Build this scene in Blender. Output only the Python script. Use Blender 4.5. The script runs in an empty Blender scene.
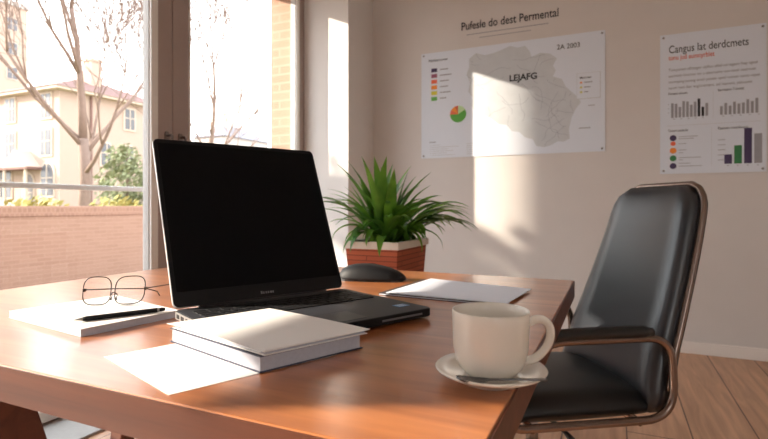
import bpy, bmesh, math, random
from mathutils import Vector, Matrix
from math import sin, cos, pi, radians, sqrt, atan2

C = bpy.context.scene.collection
SC = bpy.context.scene

# ------------------------------------------------------------------ camera
cd = bpy.data.cameras.new('camera')
cam = bpy.data.objects.new('camera', cd); C.objects.link(cam)
cam.location = (0, 0, 0.97)
cam.rotation_euler = (radians(90), 0, radians(24.6))
cd.sensor_width = 36.0
cd.lens = 502.0 / 768.0 * 36.0
cd.shift_y = -13.5 / 768.0
cd.clip_start = 0.02; cd.clip_end = 500
cd.dof.use_dof = True
cd.dof.focus_distance = 0.95
cd.dof.aperture_fstop = 6.3
SC.camera = cam

# ------------------------------------------------------------------ world
w = bpy.data.worlds.new('world'); SC.world = w; w.use_nodes = True
nt = w.node_tree; nt.nodes.clear()
wo = nt.nodes.new('ShaderNodeOutputWorld'); bg = nt.nodes.new('ShaderNodeBackground')
tc = nt.nodes.new('ShaderNodeTexCoord'); sx = nt.nodes.new('ShaderNodeSeparateXYZ')
rp = nt.nodes.new('ShaderNodeValToRGB')
rp.color_ramp.elements[0].position = 0.0; rp.color_ramp.elements[0].color = (1.0, 0.95, 0.90, 1)
rp.color_ramp.elements[1].position = 0.6; rp.color_ramp.elements[1].color = (0.86, 0.93, 1.0, 1)
nt.links.new(tc.outputs['Generated'], sx.inputs[0]); nt.links.new(sx.outputs['Z'], rp.inputs[0])
nt.links.new(rp.outputs[0], bg.inputs['Color']); nt.links.new(bg.outputs[0], wo.inputs[0])
bg.inputs['Strength'].default_value = 6.6

# ------------------------------------------------------------------ sun
sd = bpy.data.lights.new('sun', 'SUN'); sun = bpy.data.objects.new('sun', sd); C.objects.link(sun)
sd.energy = 17.0; sd.angle = radians(0.8); sd.color = (1.0, 0.86, 0.70)
sdir = Vector((1.0, 0.5, -0.42)).normalized()
sun.rotation_euler = sdir.to_track_quat('-Z', 'Y').to_euler()
sun.location = (-6, -3, 5)

# ceiling lamp light is made together with its lamp further down
SC.view_settings.view_transform = 'Standard'
SC.view_settings.look = 'None'
SC.view_settings.gamma = 1.0
SC.view_settings.use_curve_mapping = False
SC.view_settings.exposure = -0.18

# ------------------------------------------------------------------ materials
def srgb(r, g, b):
    f = lambda c: (c/255/12.92) if c/255 <= 0.04045 else ((c/255+0.055)/1.055)**2.4
    return (f(r), f(g), f(b), 1)

def mat(name, col, rough=0.6, metal=0.0, spec=0.5, noise=0.04, nscale=30, bump=0.0, coat=0.0, sheen=0.0):
    m = bpy.data.materials.new(name); m.use_nodes = True
    n = m.node_tree.nodes; l = m.node_tree.links; p = n['Principled BSDF']
    p.inputs['Roughness'].default_value = rough; p.inputs['Metallic'].default_value = metal
    p.inputs['Specular IOR Level'].default_value = spec
    p.inputs['Coat Weight'].default_value = coat
    t = n.new('ShaderNodeTexCoord'); nz = n.new('ShaderNodeTexNoise')
    nz.inputs['Scale'].default_value = nscale; nz.inputs['Detail'].default_value = 4
    l.new(t.outputs['Object'], nz.inputs['Vector'])
    mx = n.new('ShaderNodeMix'); mx.data_type = 'RGBA'
    c = srgb(*col)
    mx.inputs[6].default_value = tuple(max(0, v*(1-noise*2)) for v in c[:3]) + (1,)
    mx.inputs[7].default_value = tuple(min(1, v*(1+noise*2)) for v in c[:3]) + (1,)
    l.new(nz.outputs['Fac'], mx.inputs[0]); l.new(mx.outputs[2], p.inputs['Base Color'])
    if bump:
        b = n.new('ShaderNodeBump'); b.inputs['Strength'].default_value = bump
        b.inputs['Distance'].default_value = 0.01
        l.new(nz.outputs['Fac'], b.inputs['Height']); l.new(b.outputs[0], p.inputs['Normal'])
    return m

def wood(name, c1, c2, scale=(1.2, 14, 14), rough=0.35, coat=0.0, spec=0.5):
    m = bpy.data.materials.new(name); m.use_nodes = True
    n = m.node_tree.nodes; l = m.node_tree.links; p = n['Principled BSDF']
    p.inputs['Roughness'].default_value = rough; p.inputs['Coat Weight'].default_value = coat
    p.inputs['Specular IOR Level'].default_value = spec; p.inputs['Coat Roughness'].default_value = 0.20
    t = n.new('ShaderNodeTexCoord'); mp = n.new('ShaderNodeMapping'); mp.inputs['Scale'].default_value = scale
    nz = n.new('ShaderNodeTexNoise'); nz.inputs['Scale'].default_value = 2.2; nz.inputs['Detail'].default_value = 7
    nz.inputs['Roughness'].default_value = 0.6; nz.inputs['Distortion'].default_value = 0.6
    cr = n.new('ShaderNodeValToRGB')
    cr.color_ramp.elements[0].position = 0.32; cr.color_ramp.elements[0].color = srgb(*c1)
    cr.color_ramp.elements[1].position = 0.68; cr.color_ramp.elements[1].color = srgb(*c2)
    l.new(t.outputs['Object'], mp.inputs[0]); l.new(mp.outputs[0], nz.inputs['Vector'])
    l.new(nz.outputs['Fac'], cr.inputs[0]); l.new(cr.outputs[0], p.inputs['Base Color'])
    return m

def brick(name, c1, c2, cm, scale=1.0, bw=0.22, bh=0.07, mort=0.008, axes='yz', rough=0.9):
    m = bpy.data.materials.new(name); m.use_nodes = True
    n = m.node_tree.nodes; l = m.node_tree.links; p = n['Principled BSDF']
    p.inputs['Roughness'].default_value = rough
    t = n.new('ShaderNodeTexCoord'); s = n.new('ShaderNodeSeparateXYZ'); cb = n.new('ShaderNodeCombineXYZ')
    l.new(t.outputs['Object'], s.inputs[0])
    ad = n.new('ShaderNodeMath'); ad.operation = 'ADD'
    l.new(s.outputs['X'], ad.inputs[0]); l.new(s.outputs['Y'], ad.inputs[1])
    l.new(ad.outputs[0], cb.inputs[0]); l.new(s.outputs['Z'], cb.inputs[1])
    b = n.new('ShaderNodeTexBrick'); b.inputs['Scale'].default_value = scale
    b.inputs['Brick Width'].default_value = bw; b.inputs['Row Height'].default_value = bh
    b.inputs['Mortar Size'].default_value = mort
    b.inputs['Color1'].default_value = srgb(*c1); b.inputs['Color2'].default_value = srgb(*c2)
    b.inputs['Mortar'].default_value = srgb(*cm)
    l.new(cb.outputs[0], b.inputs['Vector']); l.new(b.outputs['Color'], p.inputs['Base Color'])
    return m

def floor_mat():
    m = bpy.data.materials.new('floor_planks'); m.use_nodes = True
    n = m.node_tree.nodes; l = m.node_tree.links; p = n['Principled BSDF']
    p.inputs['Roughness'].default_value = 0.42
    t = n.new('ShaderNodeTexCoord'); s = n.new('ShaderNodeSeparateXYZ'); cb = n.new('ShaderNodeCombineXYZ')
    l.new(t.outputs['Object'], s.inputs[0])
    ad = n.new('ShaderNodeMath'); ad.operation = 'ADD'; ad.inputs[1].default_value = -0.3
    l.new(s.outputs['X'], ad.inputs[0])
    l.new(s.outputs['Y'], cb.inputs[0]); l.new(ad.outputs[0], cb.inputs[1])
    b = n.new('ShaderNodeTexBrick'); b.inputs['Scale'].default_value = 1.0
    b.inputs['Brick Width'].default_value = 2.4; b.inputs['Row Height'].default_value = 0.25
    b.inputs['Mortar Size'].default_value = 0.003; b.offset = 0.37
    b.inputs['Color1'].default_value = srgb(204, 160, 128); b.inputs['Color2'].default_value = srgb(184, 140, 110)
    b.inputs['Mortar'].default_value = srgb(90, 60, 45)
    l.new(cb.outputs[0], b.inputs['Vector'])
    mp = n.new('ShaderNodeMapping'); mp.inputs['Scale'].default_value = (16, 1.5, 16)
    nz = n.new('ShaderNodeTexNoise'); nz.inputs['Scale'].default_value = 1.6; nz.inputs['Detail'].default_value = 7
    nz.inputs['Distortion'].default_value = 0.8
    l.new(t.outputs['Object'], mp.inputs[0]); l.new(mp.outputs[0], nz.inputs['Vector'])
    cr = n.new('ShaderNodeValToRGB')
    cr.color_ramp.elements[0].position = 0.3; cr.color_ramp.elements[0].color = (0.72, 0.70, 0.68, 1)
    cr.color_ramp.elements[1].position = 0.7; cr.color_ramp.elements[1].color = (1.1, 1.1, 1.1, 1)
    l.new(nz.outputs['Fac'], cr.inputs[0])
    mx = n.new('ShaderNodeMix'); mx.data_type = 'RGBA'; mx.blend_type = 'MULTIPLY'; mx.inputs[0].default_value = 1
    l.new(b.outputs['Color'], mx.inputs[6]); l.new(cr.outputs[0], mx.inputs[7])
    l.new(mx.outputs[2], p.inputs['Base Color'])
    return m

def glass_mat(name='window_glass', refl=0.06, tint=(0.97, 0.98, 0.98, 1)):
    m = bpy.data.materials.new(name); m.use_nodes = True
    n = m.node_tree.nodes; l = m.node_tree.links; n.clear()
    o = n.new('ShaderNodeOutputMaterial'); mx = n.new('ShaderNodeMixShader')
    tr = n.new('ShaderNodeBsdfTransparent'); tr.inputs[0].default_value = tint
    gl = n.new('ShaderNodeBsdfGlossy'); gl.inputs['Roughness'].default_value = 0.02
    lw = n.new('ShaderNodeLayerWeight'); lw.inputs[0].default_value = 0.5
    pw_ = n.new('ShaderNodeMath'); pw_.operation = 'POWER'; pw_.inputs[1].default_value = 5.0
    ma = n.new('ShaderNodeMath'); ma.operation = 'MULTIPLY_ADD'; ma.inputs[1].default_value = 0.6; ma.inputs[2].default_value = 0.02
    l.new(lw.outputs['Facing'], pw_.inputs[0]); l.new(pw_.outputs[0], ma.inputs[0])
    l.new(ma.outputs[0], mx.inputs[0]); l.new(tr.outputs[0], mx.inputs[1]); l.new(gl.outputs[0], mx.inputs[2])
    l.new(mx.outputs[0], o.inputs[0])
    return m

def gridded(name, ca, cb_, sy, sz, rough=0.8):
    return mat(name, ca, rough)

M = dict(
    wall=mat('wall_plaster', (208, 202, 198), 0.9, noise=0.015, nscale=6),
    column=mat('column_plaster', (222, 218, 215), 0.9, noise=0.015, nscale=6),
    ceiling=mat('ceiling_paint', (238, 236, 232), 0.95, noise=0.01),
    base=mat('baseboard_white', (228, 220, 214), 0.5, noise=0.01),
    floor=floor_mat(),
    sill=mat('grey_stone', (150, 146, 142), 0.6, noise=0.05, nscale=60),
    frame=mat('taupe_frame', (158, 142, 136), 0.45, noise=0.02),
    framewhite=mat('pale_bead', (226, 224, 220), 0.4, noise=0.01),
    seal=mat('pale_seal', (190, 188, 186), 0.6),
    metalgrey=mat('grey_rail_metal', (240, 240, 240), 0.45, metal=0.0),
    handle=mat('handle_metal', (120, 108, 104), 0.35, metal=0.6),
    glass=glass_mat(),
    lens=glass_mat('lens_glass', tint=(0.97, 0.97, 0.96, 1)),
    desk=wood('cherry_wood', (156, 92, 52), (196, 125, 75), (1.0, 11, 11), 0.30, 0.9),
    deskshaded=wood('cherry_wood_shaded', (74, 38, 26), (100, 55, 37), (1.0, 13, 13), 0.45),  # desk wood darkened to put edge shade into the colour; legs share it
    brickwall=brick('garden_brick', (150, 116, 98), (143, 109, 91), (155, 122, 104), bw=0.2, bh=0.055, mort=0.006),
    brickreveal=brick('reveal_brick', (170, 134, 114), (164, 126, 106), (176, 144, 126)),
    coping=brick('coping_brick', (144, 108, 90), (135, 100, 83), (153, 120, 102), bw=0.06, bh=0.07, mort=0.006),
    pave=mat('paving', (118, 98, 88), 0.9, noise=0.06, nscale=4),
    grass=mat('lawn', (120, 118, 80), 0.95, noise=0.15, nscale=3),
    stucco=mat('yellow_stucco', (164, 142, 130), 0.9, noise=0.02, nscale=2),
    stucco2=mat('grey_stucco', (168, 162, 158), 0.9, noise=0.02, nscale=2),
    stucco3=mat('tan_stucco', (166, 144, 130), 0.9, noise=0.02, nscale=2),
    roof=mat('roof_tile', (112, 82, 76), 0.9, noise=0.06, nscale=3),
    roofgrey=mat('slate', (124, 122, 130), 0.9, noise=0.05, nscale=3),
    pane=mat('house_pane', (84, 84, 90), 0.2, noise=0.03),
    panedark=mat('door_dark', (96, 88, 90), 0.4, noise=0.03),
    trim=mat('house_trim', (184, 166, 152), 0.8, noise=0.01),
    bark=mat('bark', (122, 102, 92), 0.95, noise=0.12, nscale=14, bump=0.4),
    needle=mat('needle_green', (128, 132, 98), 0.95, noise=0.2, nscale=6),
    hedge=mat('hedge_green', (158, 148, 88), 0.95, noise=0.2, nscale=6),
    black=mat('laptop_black', (18, 19, 22), 0.55, spec=0.25, noise=0.02),
    screen=mat('screen_black', (5, 6, 9), 0.5, spec=0.12, noise=0.0),
    deck=mat('keyboard_deck', (52, 54, 60), 0.5, spec=0.3, noise=0.02),
    key=mat('key_black', (18, 19, 23), 0.6, spec=0.3, noise=0.02),
    pad=mat('touchpad', (46, 48, 54), 0.42, spec=0.35, noise=0.01),
    silver=mat('silver_edge', (206, 204, 202), 0.3, metal=0.7, noise=0.01),
    sticker=mat('blue_sticker', (70, 130, 180), 0.4),
    stickerw=mat('white_print', (220, 232, 240), 0.5),
    lettergrey=mat('grey_letter', (110, 110, 112), 0.5),
    paper=mat('white_paper', (238, 236, 234), 0.85, noise=0.01),
    pages=mat('page_edges', (182, 182, 192), 0.9, noise=0.05, nscale=200),
    paperblue=mat('pale_blue_paper', (222, 226, 236), 0.8, noise=0.01),
    navy=mat('navy_cover', (58, 62, 82), 0.6),
    darkfold=mat('dark_folder', (60, 52, 56), 0.6),
    cup=mat('cream_ceramic', (232, 224, 212), 0.22, spec=0.5, noise=0.01, coat=0.3),
    cupin=mat('coffee', (60, 38, 26), 0.15),
    spoon=mat('spoon_steel', (120, 120, 122), 0.25, metal=0.9),
    leather=mat('black_leather', (36, 40, 46), 0.33, spec=0.6, noise=0.06, nscale=220, bump=0.05),
    leather2=mat('black_leather_seat', (18, 19, 21), 0.42, spec=0.5, noise=0.06, nscale=220, bump=0.05),
    bronze=mat('chair_tube', (128, 112, 104), 0.26, metal=0.85, noise=0.01),
    steel=mat('gas_lift_steel', (150, 146, 144), 0.3, metal=0.8),
    plastic=mat('black_plastic', (22, 22, 24), 0.5),
    penmetal=mat('pen_tip_metal', (170, 166, 160), 0.3, metal=0.8),
    wire=mat('wire_dark', (70, 62, 60), 0.3, metal=0.7),
    pot=brick('terracotta_pot', (176, 92, 62), (160, 80, 54), (118, 60, 42), bw=0.4, bh=0.022, mort=0.0022),
    potrim=mat('pale_rim', (218, 208, 198), 0.6),
    soil=mat('potting_soil', (52, 38, 28), 1.0, noise=0.2, nscale=80, bump=0.8),
    post=mat('poster_white', (214, 220, 230), 0.75, noise=0.006),
    ink=mat('dark_ink', (40, 38, 42), 0.8), inkgrey=mat('grey_ink', (150, 150, 156), 0.8),
    inklight=mat('light_grey_ink', (196, 198, 202), 0.8), inkred=mat('red_ink', (206, 92, 72), 0.8),
    mapgrey=mat('map_grey', (196, 200, 204), 0.8, noise=0.04, nscale=14),
    mapline=mat('map_road', (168, 172, 180), 0.8),
    purple=mat('ink_purple', (72, 60, 92), 0.8), mauve=mat('ink_mauve', (150, 90, 110), 0.8),
    coral=mat('ink_coral', (226, 110, 80), 0.8), orange=mat('ink_orange', (232, 140, 60), 0.8),
    yellow=mat('ink_yellow', (206, 196, 70), 0.8), green=mat('ink_green', (92, 164, 70), 0.8),
    dgreen=mat('ink_dark_green', (60, 124, 78), 0.8), lgreen=mat('ink_pale_green', (186, 214, 160), 0.8),
    pin=mat('pin_grey', (140, 136, 134), 0.4, metal=0.3),
    footshade=mat('wall_foot_shade', (84, 66, 60), 0.95, noise=0.1, nscale=20),  # shadow tone for the foot of the garden wall
    blind=mat('blind_fabric', (206, 198, 188), 0.9, noise=0.02),
    lampglass=mat('lamp_opal', (245, 240, 230), 0.5),
)

def leaf_mat():
    m = bpy.data.materials.new('leaf_green'); m.use_nodes = True
    n = m.node_tree.nodes; l = m.node_tree.links; p = n['Principled BSDF']
    p.inputs['Roughness'].default_value = 0.4
    t = n.new('ShaderNodeTexCoord'); nz = n.new('ShaderNodeTexNoise'); nz.inputs['Scale'].default_value = 9
    cr = n.new('ShaderNodeValToRGB')
    cr.color_ramp.elements[0].position = 0.3; cr.color_ramp.elements[0].color = srgb(38, 92, 30)
    cr.color_ramp.elements[1].position = 0.7; cr.color_ramp.elements[1].color = srgb(122, 172, 60)
    l.new(t.outputs['Object'], nz.inputs['Vector']); l.new(nz.outputs['Fac'], cr.inputs[0])
    l.new(cr.outputs[0], p.inputs['Base Color'])
    tr = n.new('ShaderNodeBsdfTranslucent'); l.new(cr.outputs[0], tr.inputs[0])
    mx = n.new('ShaderNodeMixShader'); mx.inputs[0].default_value = 0.35
    o = n['Material Output']
    l.new(p.outputs[0], mx.inputs[1]); l.new(tr.outputs[0], mx.inputs[2]); l.new(mx.outputs[0], o.inputs[0])
    return m
M['leaf'] = leaf_mat()

# ------------------------------------------------------------------ mesh helpers
def box(bm, x0, x1, y0, y1, z0, z1, mtx=None):
    vs = [Vector((x, y, z)) for x in (x0, x1) for y in (y0, y1) for z in (z0, z1)]
    if mtx is not None: vs = [mtx @ v for v in vs]
    v = [bm.verts.new(c) for c in vs]
    for f in ((0,1,3,2), (4,6,7,5), (0,4,5,1), (2,3,7,6), (0,2,6,4), (1,5,7,3)):
        bm.faces.new([v[i] for i in f])
    return bm

def tube(bm, pts, r, seg=10, closed=False, caps=True):
    pts = [Vector(p) for p in pts]; n = len(pts)
    rs = r if isinstance(r, (list, tuple)) else [r]*n
    rings = []; up = None
    for i, p in enumerate(pts):
        if closed: d = pts[(i+1) % n] - pts[i-1]
        else: d = pts[min(i+1, n-1)] - pts[max(i-1, 0)]
        if d.length < 1e-9: d = Vector((0, 0, 1))
        d.normalize()
        if up is None:
            a = Vector((0, 0, 1)) if abs(d.z) < 0.9 else Vector((1, 0, 0))
            up = d.cross(a).normalized()
        up = (up - d*up.dot(d))
        if up.length < 1e-6: up = d.orthogonal()
        up.normalize(); sd_ = d.cross(up)
        rings.append([bm.verts.new(p + (up*cos(2*pi*k/seg) + sd_*sin(2*pi*k/seg))*rs[i]) for k in range(seg)])
    m = n if closed else n-1
    for i in range(m):
        a, b = rings[i], rings[(i+1) % n]
        off = 0
        if closed and i == n-1:
            off = min(range(seg), key=lambda o: (a[0].co - b[o].co).length)
        for k in range(seg):
            bm.faces.new((a[k], a[(k+1) % seg], b[(k+1+off) % seg], b[(k+off) % seg]))
    if caps and not closed:
        bm.faces.new(rings[0][::-1]); bm.faces.new(rings[-1])
    return bm

def lathe(bm, prof, seg=48, c=(0, 0, 0)):
    c = Vector(c); rings = []
    for r, z in prof:
        if r < 1e-6: rings.append([bm.verts.new(c + Vector((0, 0, z)))])
        else: rings.append([bm.verts.new(c + Vector((r*cos(2*pi*k/seg), r*sin(2*pi*k/seg), z))) for k in range(seg)])
    for a, b in zip(rings, rings[1:]):
        for k in range(seg):
            k2 = (k+1) % seg
            if len(a) == 1 and len(b) == 1: continue
            if len(a) == 1: bm.faces.new((a[0], b[k2], b[k]))
            elif len(b) == 1: bm.faces.new((a[k], a[k2], b[0]))
            else: bm.faces.new((a[k], a[k2], b[k2], b[k]))
    return bm

def prism(bm, poly, z0, z1, mtx=None):
    T = (lambda v: mtx @ v) if mtx is not None else (lambda v: v)
    a = [bm.verts.new(T(Vector((x, y, z0)))) for x, y in poly]
    b = [bm.verts.new(T(Vector((x, y, z1)))) for x, y in poly]
    n = len(poly)
    bm.faces.new(a[::-1]); bm.faces.new(b)
    for i in range(n): bm.faces.new((a[i], a[(i+1) % n], b[(i+1) % n], b[i]))
    return bm

def rrect(w_, h_, r, seg=6, cx=0, cy=0):
    out = []
    for qx, qy, a0 in ((1, 1, 0), (-1, 1, 90), (-1, -1, 180), (1, -1, 270)):
        for k in range(seg+1):
            a = radians(a0 + 90*k/seg)
            out.append((cx + qx*(w_/2-r) + r*cos(a), cy + qy*(h_/2-r) + r*sin(a)))
    return out

def B(): return bmesh.new()

def obj(name, bm, m, parent=None, smooth=False, bevel=0.0, bseg=2, loc=None, subsurf=0):
    bmesh.ops.recalc_face_normals(bm, faces=bm.faces)
    me = bpy.data.meshes.new(name); bm.to_mesh(me); bm.free()
    o = bpy.data.objects.new(name, me); C.objects.link(o)
    me.materials.append(M[m] if isinstance(m, str) else m)
    if loc is not None: o.location = loc
    if parent is not None: o.parent = parent
    if bevel:
        b = o.modifiers.new('bevel', 'BEVEL'); b.width = bevel; b.segments = bseg; b.limit_method = 'ANGLE'
        b.angle_limit = radians(35)
    if subsurf:
        s = o.modifiers.new('sub', 'SUBSURF'); s.levels = subsurf; s.render_levels = subsurf
    if smooth:
        for p in me.polygons: p.use_smooth = True
    return o

def thing(name, label, cat, loc=(0, 0, 0), rz=0.0, group=None):
    o = bpy.data.objects.new(name, None); C.objects.link(o)
    o.location = loc; o.rotation_euler = (0, 0, rz); o.empty_display_size = 0.05
    o['label'] = label; o['category'] = cat
    if group: o['group'] = group
    return o

def tag(o, label, cat, group=None, kind=None):
    o['label'] = label; o['category'] = cat
    if group: o['group'] = group
    if kind: o['kind'] = kind
    return o

def struct(name, bm, m, parent=None, **k):
    o = obj(name, bm, m, parent, **k)
    if parent is None: o['kind'] = 'structure'
    return o

def sempty(name, loc=(0, 0, 0)):
    o = bpy.data.objects.new(name, None); C.objects.link(o); o.location = loc; o['kind'] = 'structure'
    return o

def text_obj(name, body, size, m, parent, mtx, width=None, depth=0.0006, bold=0.0, align='LEFT'):
    cu = bpy.data.curves.new(name, 'FONT'); cu.body = body; cu.size = size; cu.align_x = align
    cu.extrude = depth; cu.offset = bold; cu.resolution_u = 3
    t = bpy.data.objects.new(name + '_tmp', cu); C.objects.link(t)
    bpy.context.view_layer.update()
    dg = bpy.context.evaluated_depsgraph_get()
    me = bpy.data.meshes.new_from_object(t.evaluated_get(dg))
    bpy.data.objects.remove(t)
    if width and len(me.vertices):
        xs = [v.co.x for v in me.vertices]; k = width/(max(xs)-min(xs))
        for v in me.vertices: v.co.x *= k
    me.transform(mtx)
    me.materials.clear(); me.materials.append(M[m])
    o = bpy.data.objects.new(name, me); C.objects.link(o); o.parent = parent
    return o

# ================================================================== THE ROOM
XW = -2.29     # inner face of the window wall
YB = 3.85      # back wall
struct('floor', box(B(), XW-0.02, 2.6, -2.2, YB+0.1, -0.1, 0.0), 'floor')
struct('ceiling', box(B(), XW-0.25, 2.7, -2.3, YB+0.1, 3.2, 3.3), 'ceiling')
struct('wall_back', box(B(), XW-0.25, 2.7, YB, YB+0.1, -0.1, 3.2), 'wall')
struct('wall_right', box(B(), 2.6, 2.7, -2.2, YB, -0.1, 3.2), 'wall')
b = B(); box(b, XW-0.25, 2.7, -2.3, -2.2, -0.1, 0.9); box(b, XW-0.25, 2.7, -2.3, -2.2, 2.5, 3.2)
box(b, XW-0.25, 1.0, -2.3, -2.2, 0.9, 2.5); box(b, 2.2, 2.7, -2.3, -2.2, 0.9, 2.5)
struct('wall_front', b, 'wall')
w3 = sempty('fill_window', (1.0, -2.25, 0.9))  # unseen window added behind the camera as daylight fill
b = B(); box(b, 0, 1.2, -.03, .03, 0, .06); box(b, 0, 1.2, -.03, .03, 1.54, 1.6)
for xx in (0, .57, 1.14): box(b, xx, xx+.06, -.03, .03, .06, 1.54)
obj('frame', b, 'framewhite', w3)
b = B(); box(b, .06, 1.14, -.003, .003, .06, 1.54); obj('glass', b, 'glass', w3)
HEAD = 2.66; Y0 = -1.0; YJ = 3.335
b = B(); box(b, XW-0.05, XW, -2.2, Y0, 0, 3.2); box(b, XW-0.05, XW, Y0, YB, HEAD, 3.2); box(b, XW-0.05, XW, 3.40, YB, 0, HEAD)
struct('wall_left', b, 'wall')
b = B(); box(b, -2.54, XW-0.05, -2.2, Y0, -0.1, 3.2); box(b, -2.54, XW-0.05, Y0, YJ, HEAD, 3.2); box(b, -2.54, XW-0.05, YJ, YB, -0.1, 3.2)
struct('wall_left_brick', b, 'brickreveal')
struct('wall_column', box(B(), XW, -1.865, 3.41, YB, 0, 3.2), 'column')
b = B(); box(b, -1.865, 2.6, YB-0.016, YB, 0, 0.078)
struct('baseboard_back', b, 'base', bevel=0.004)
b = B(); box(b, 2.584, 2.6, -2.2, YB-0.016, 0, 0.078)
struct('baseboard_right', b, 'base', bevel=0.004)
b = B(); box(b, -1.865, -1.849, 3.41, YB-0.016, 0, 0.078); box(b, XW, -1.849, 3.394, 3.41, 0, 0.078)
struct('baseboard_column', b, 'base', bevel=0.004)
b = B(); box(b, XW, -2.0, Y0, 3.39, 0.0, 0.012)
struct('trim_1', b, 'sill', bevel=0.003)
b = B(); box(b, -2.54, XW-0.02, Y0, YJ, -0.1, 0.02)
struct('trim_2', b, 'sill')

# windows: two tall glazed door leaves that meet at the mullion
def leaf_window(name, y0, y1, st0, st1, bead0, bead1):
    r = sempty(name, (XW, y0, 0))
    W = y1-y0; xa, xb = -0.045, 0.025
    b = B()
    box(b, xa, xb, 0, st0, 0.02, HEAD); box(b, xa, xb, W-st1, W, 0.02, HEAD)
    box(b, xa, xb, st0, W-st1, HEAD-0.05, HEAD)
    obj('frame', b, 'frame', r, bevel=0.004)
    b = B(); box(b, xa, xb, st0, W-st1, 0.02, 0.075); obj('bottom_rail', b, 'framewhite', r, bevel=0.003)
    b = B()
    box(b, -0.03, 0.030, st0, st0+bead0, 0.075, HEAD-0.05); box(b, -0.03, 0.030, W-st1-bead1, W-st1, 0.075, HEAD-0.05)
    obj('glazing_bead', b, 'framewhite', r, bevel=0.002)
    b = B()
    box(b, -0.026, 0.016, st0+bead0, st0+bead0+0.006, 0.075, HEAD-0.05)
    box(b, -0.026, 0.016, W-st1-bead1-0.006, W-st1-bead1, 0.075, HEAD-0.05)
    obj('seal', b, 'seal', r)
    b = B(); box(b, -0.012, -0.008, st0+bead0, W-st1-bead1, 0.075, HEAD-0.05)
    obj('glass', b, 'glass', r)
    return r
w1 = leaf_window('window_1', Y0, 2.077, 0.10, 0.100, 0.03, 0.045)
w2 = leaf_window('window_2', 2.083, 3.41, 0.115, 0.075, 0.012, 0.035)
for r_, yy in ((w1, 2.077-Y0-0.04), (w2, 0.05)):
    b = B()
    prism(b, rrect(0.03, 0.11, 0.012), 0, 0.008, Matrix.Translation((0.025, yy, 1.33)) @ Matrix(((0,0,1,0),(1,0,0,0),(0,1,0,0),(0,0,0,1))))
    h = obj('handle', b, 'handle', r_, bevel=0.002)
    b = B(); tube(b, [(0.03, yy, 1.36), (0.065, yy, 1.36), (0.07, yy, 1.355), (0.07, yy, 1.25)], 0.008)
    obj('handle_lever', b, 'handle', h, smooth=True)

rl = thing('balcony_railing', 'pale horizontal metal guard rail across the outside of the window', 'railing', (-2.50, Y0, 1.066))
b = B(); prism(b, rrect(0.03, 0.026, 0.006), 0, YJ-Y0, Matrix(((1,0,0,0),(0,0,1,0),(0,1,0,0),(0,0,0,1))))
obj('rail_bar', b, 'metalgrey', rl)
for yy in (0.004, YJ-Y0-0.004):
    b = B(); box(b, -0.03, 0.03, yy-0.004, yy+0.004, -0.035, 0.035); obj('wall_bracket', b, 'metalgrey', rl)

t = thing('sun_block_blind', 'added unseen blind cutting the sun on the desk at the near end of the window', 'blind', (XW+0.06, 0, 0))  # unseen blind, added to cut off the sunlight on the desk
b = B(); box(b, -.002, .002, -.50, 0.78, 1.53, HEAD-.04); obj('blind_fabric', b, 'blind', t)
b = B(); box(b, -.006, .006, -.50, 0.78, 1.51, 1.535); obj('bottom_bar', b, 'framewhite', t)
b = B(); tube(b, [(0, -.52, HEAD-.03), (0, .80, HEAD-.03)], .03, 16); obj('roller', b, 'framewhite', t)
# ================================================================== OUTSIDE
struct('ground_outside', box(B(), -140, -2.54, -40, 160, -0.25, -0.1), 'pave')
struct('ground_shade_strip', box(B(), -6.9, -5.95, -12, 40, -0.1, -0.07), 'footshade')  # dark strip painting the shadow along the wall foot
gw = thing('garden_wall', 'low red brick garden wall with upright brick coping outside the window', 'wall', (-6.9, 0, -0.1))
b = B(); box(b, -0.25, 0, -12, 40, 0, 0.93); obj('brickwork', b, 'brickwall', gw)
b = B(); box(b, -0.26, 0.012, -12, 40, 0.93, 1.07); obj('coping', b, 'coping', gw, bevel=0.01)
g = struct('lawn', box(B(), -60, -7.6, -20, 90, -0.1, -0.06), 'grass')

def window_part(parent, face, u, z, w_, h_, arch=False, dark=False, name='window'):
    """face 'x': on a wall facing +x at local x=0 ; face 'y': on a wall facing -y at local y=0"""
    def T(bm_poly, d0, d1):
        if face == 'x': return Matrix(((0,0,1,0),(1,0,0,0),(0,1,0,0),(0,0,0,1)))
        return Matrix(((1,0,0,0),(0,0,-1,0),(0,1,0,0),(0,0,0,1)))
    def shape(w2, h2, zz):
        if not arch: return [(u-w2/2, zz), (u+w2/2, zz), (u+w2/2, zz+h2), (u-w2/2, zz+h2)]
        p = [(u-w2/2, zz), (u+w2/2, zz)]
        for k in range(9):
            a = pi*k/8; p.append((u+w2/2*cos(a), zz+h2-w2/2+w2/2*sin(a)))
        return p
    mt = T(None, 0, 0)
    f = B(); prism(f, shape(w_+0.3, h_+0.3, z-0.15), 0.0, 0.10, mt); fo = obj(name, f, 'trim', parent)
    p = B(); prism(p, shape(w_, h_, z), 0.08, 0.13, mt); obj('pane', p, 'panedark' if dark else 'pane', fo)
    s = B()
    tmp = [(u-0.04, z), (u+0.04, z), (u+0.04, z+h_), (u-0.04, z+h_)]; prism(s, tmp, 0.12, 0.16, mt)
    tmp = [(u-w_/2, z+h_*0.55-0.04), (u+w_/2, z+h_*0.55-0.04), (u+w_/2, z+h_*0.55+0.04), (u-w_/2, z+h_*0.55+0.04)]; prism(s, tmp, 0.12, 0.16, mt)
    obj('glazing_bar', s, 'trim', fo)
    return fo

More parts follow.
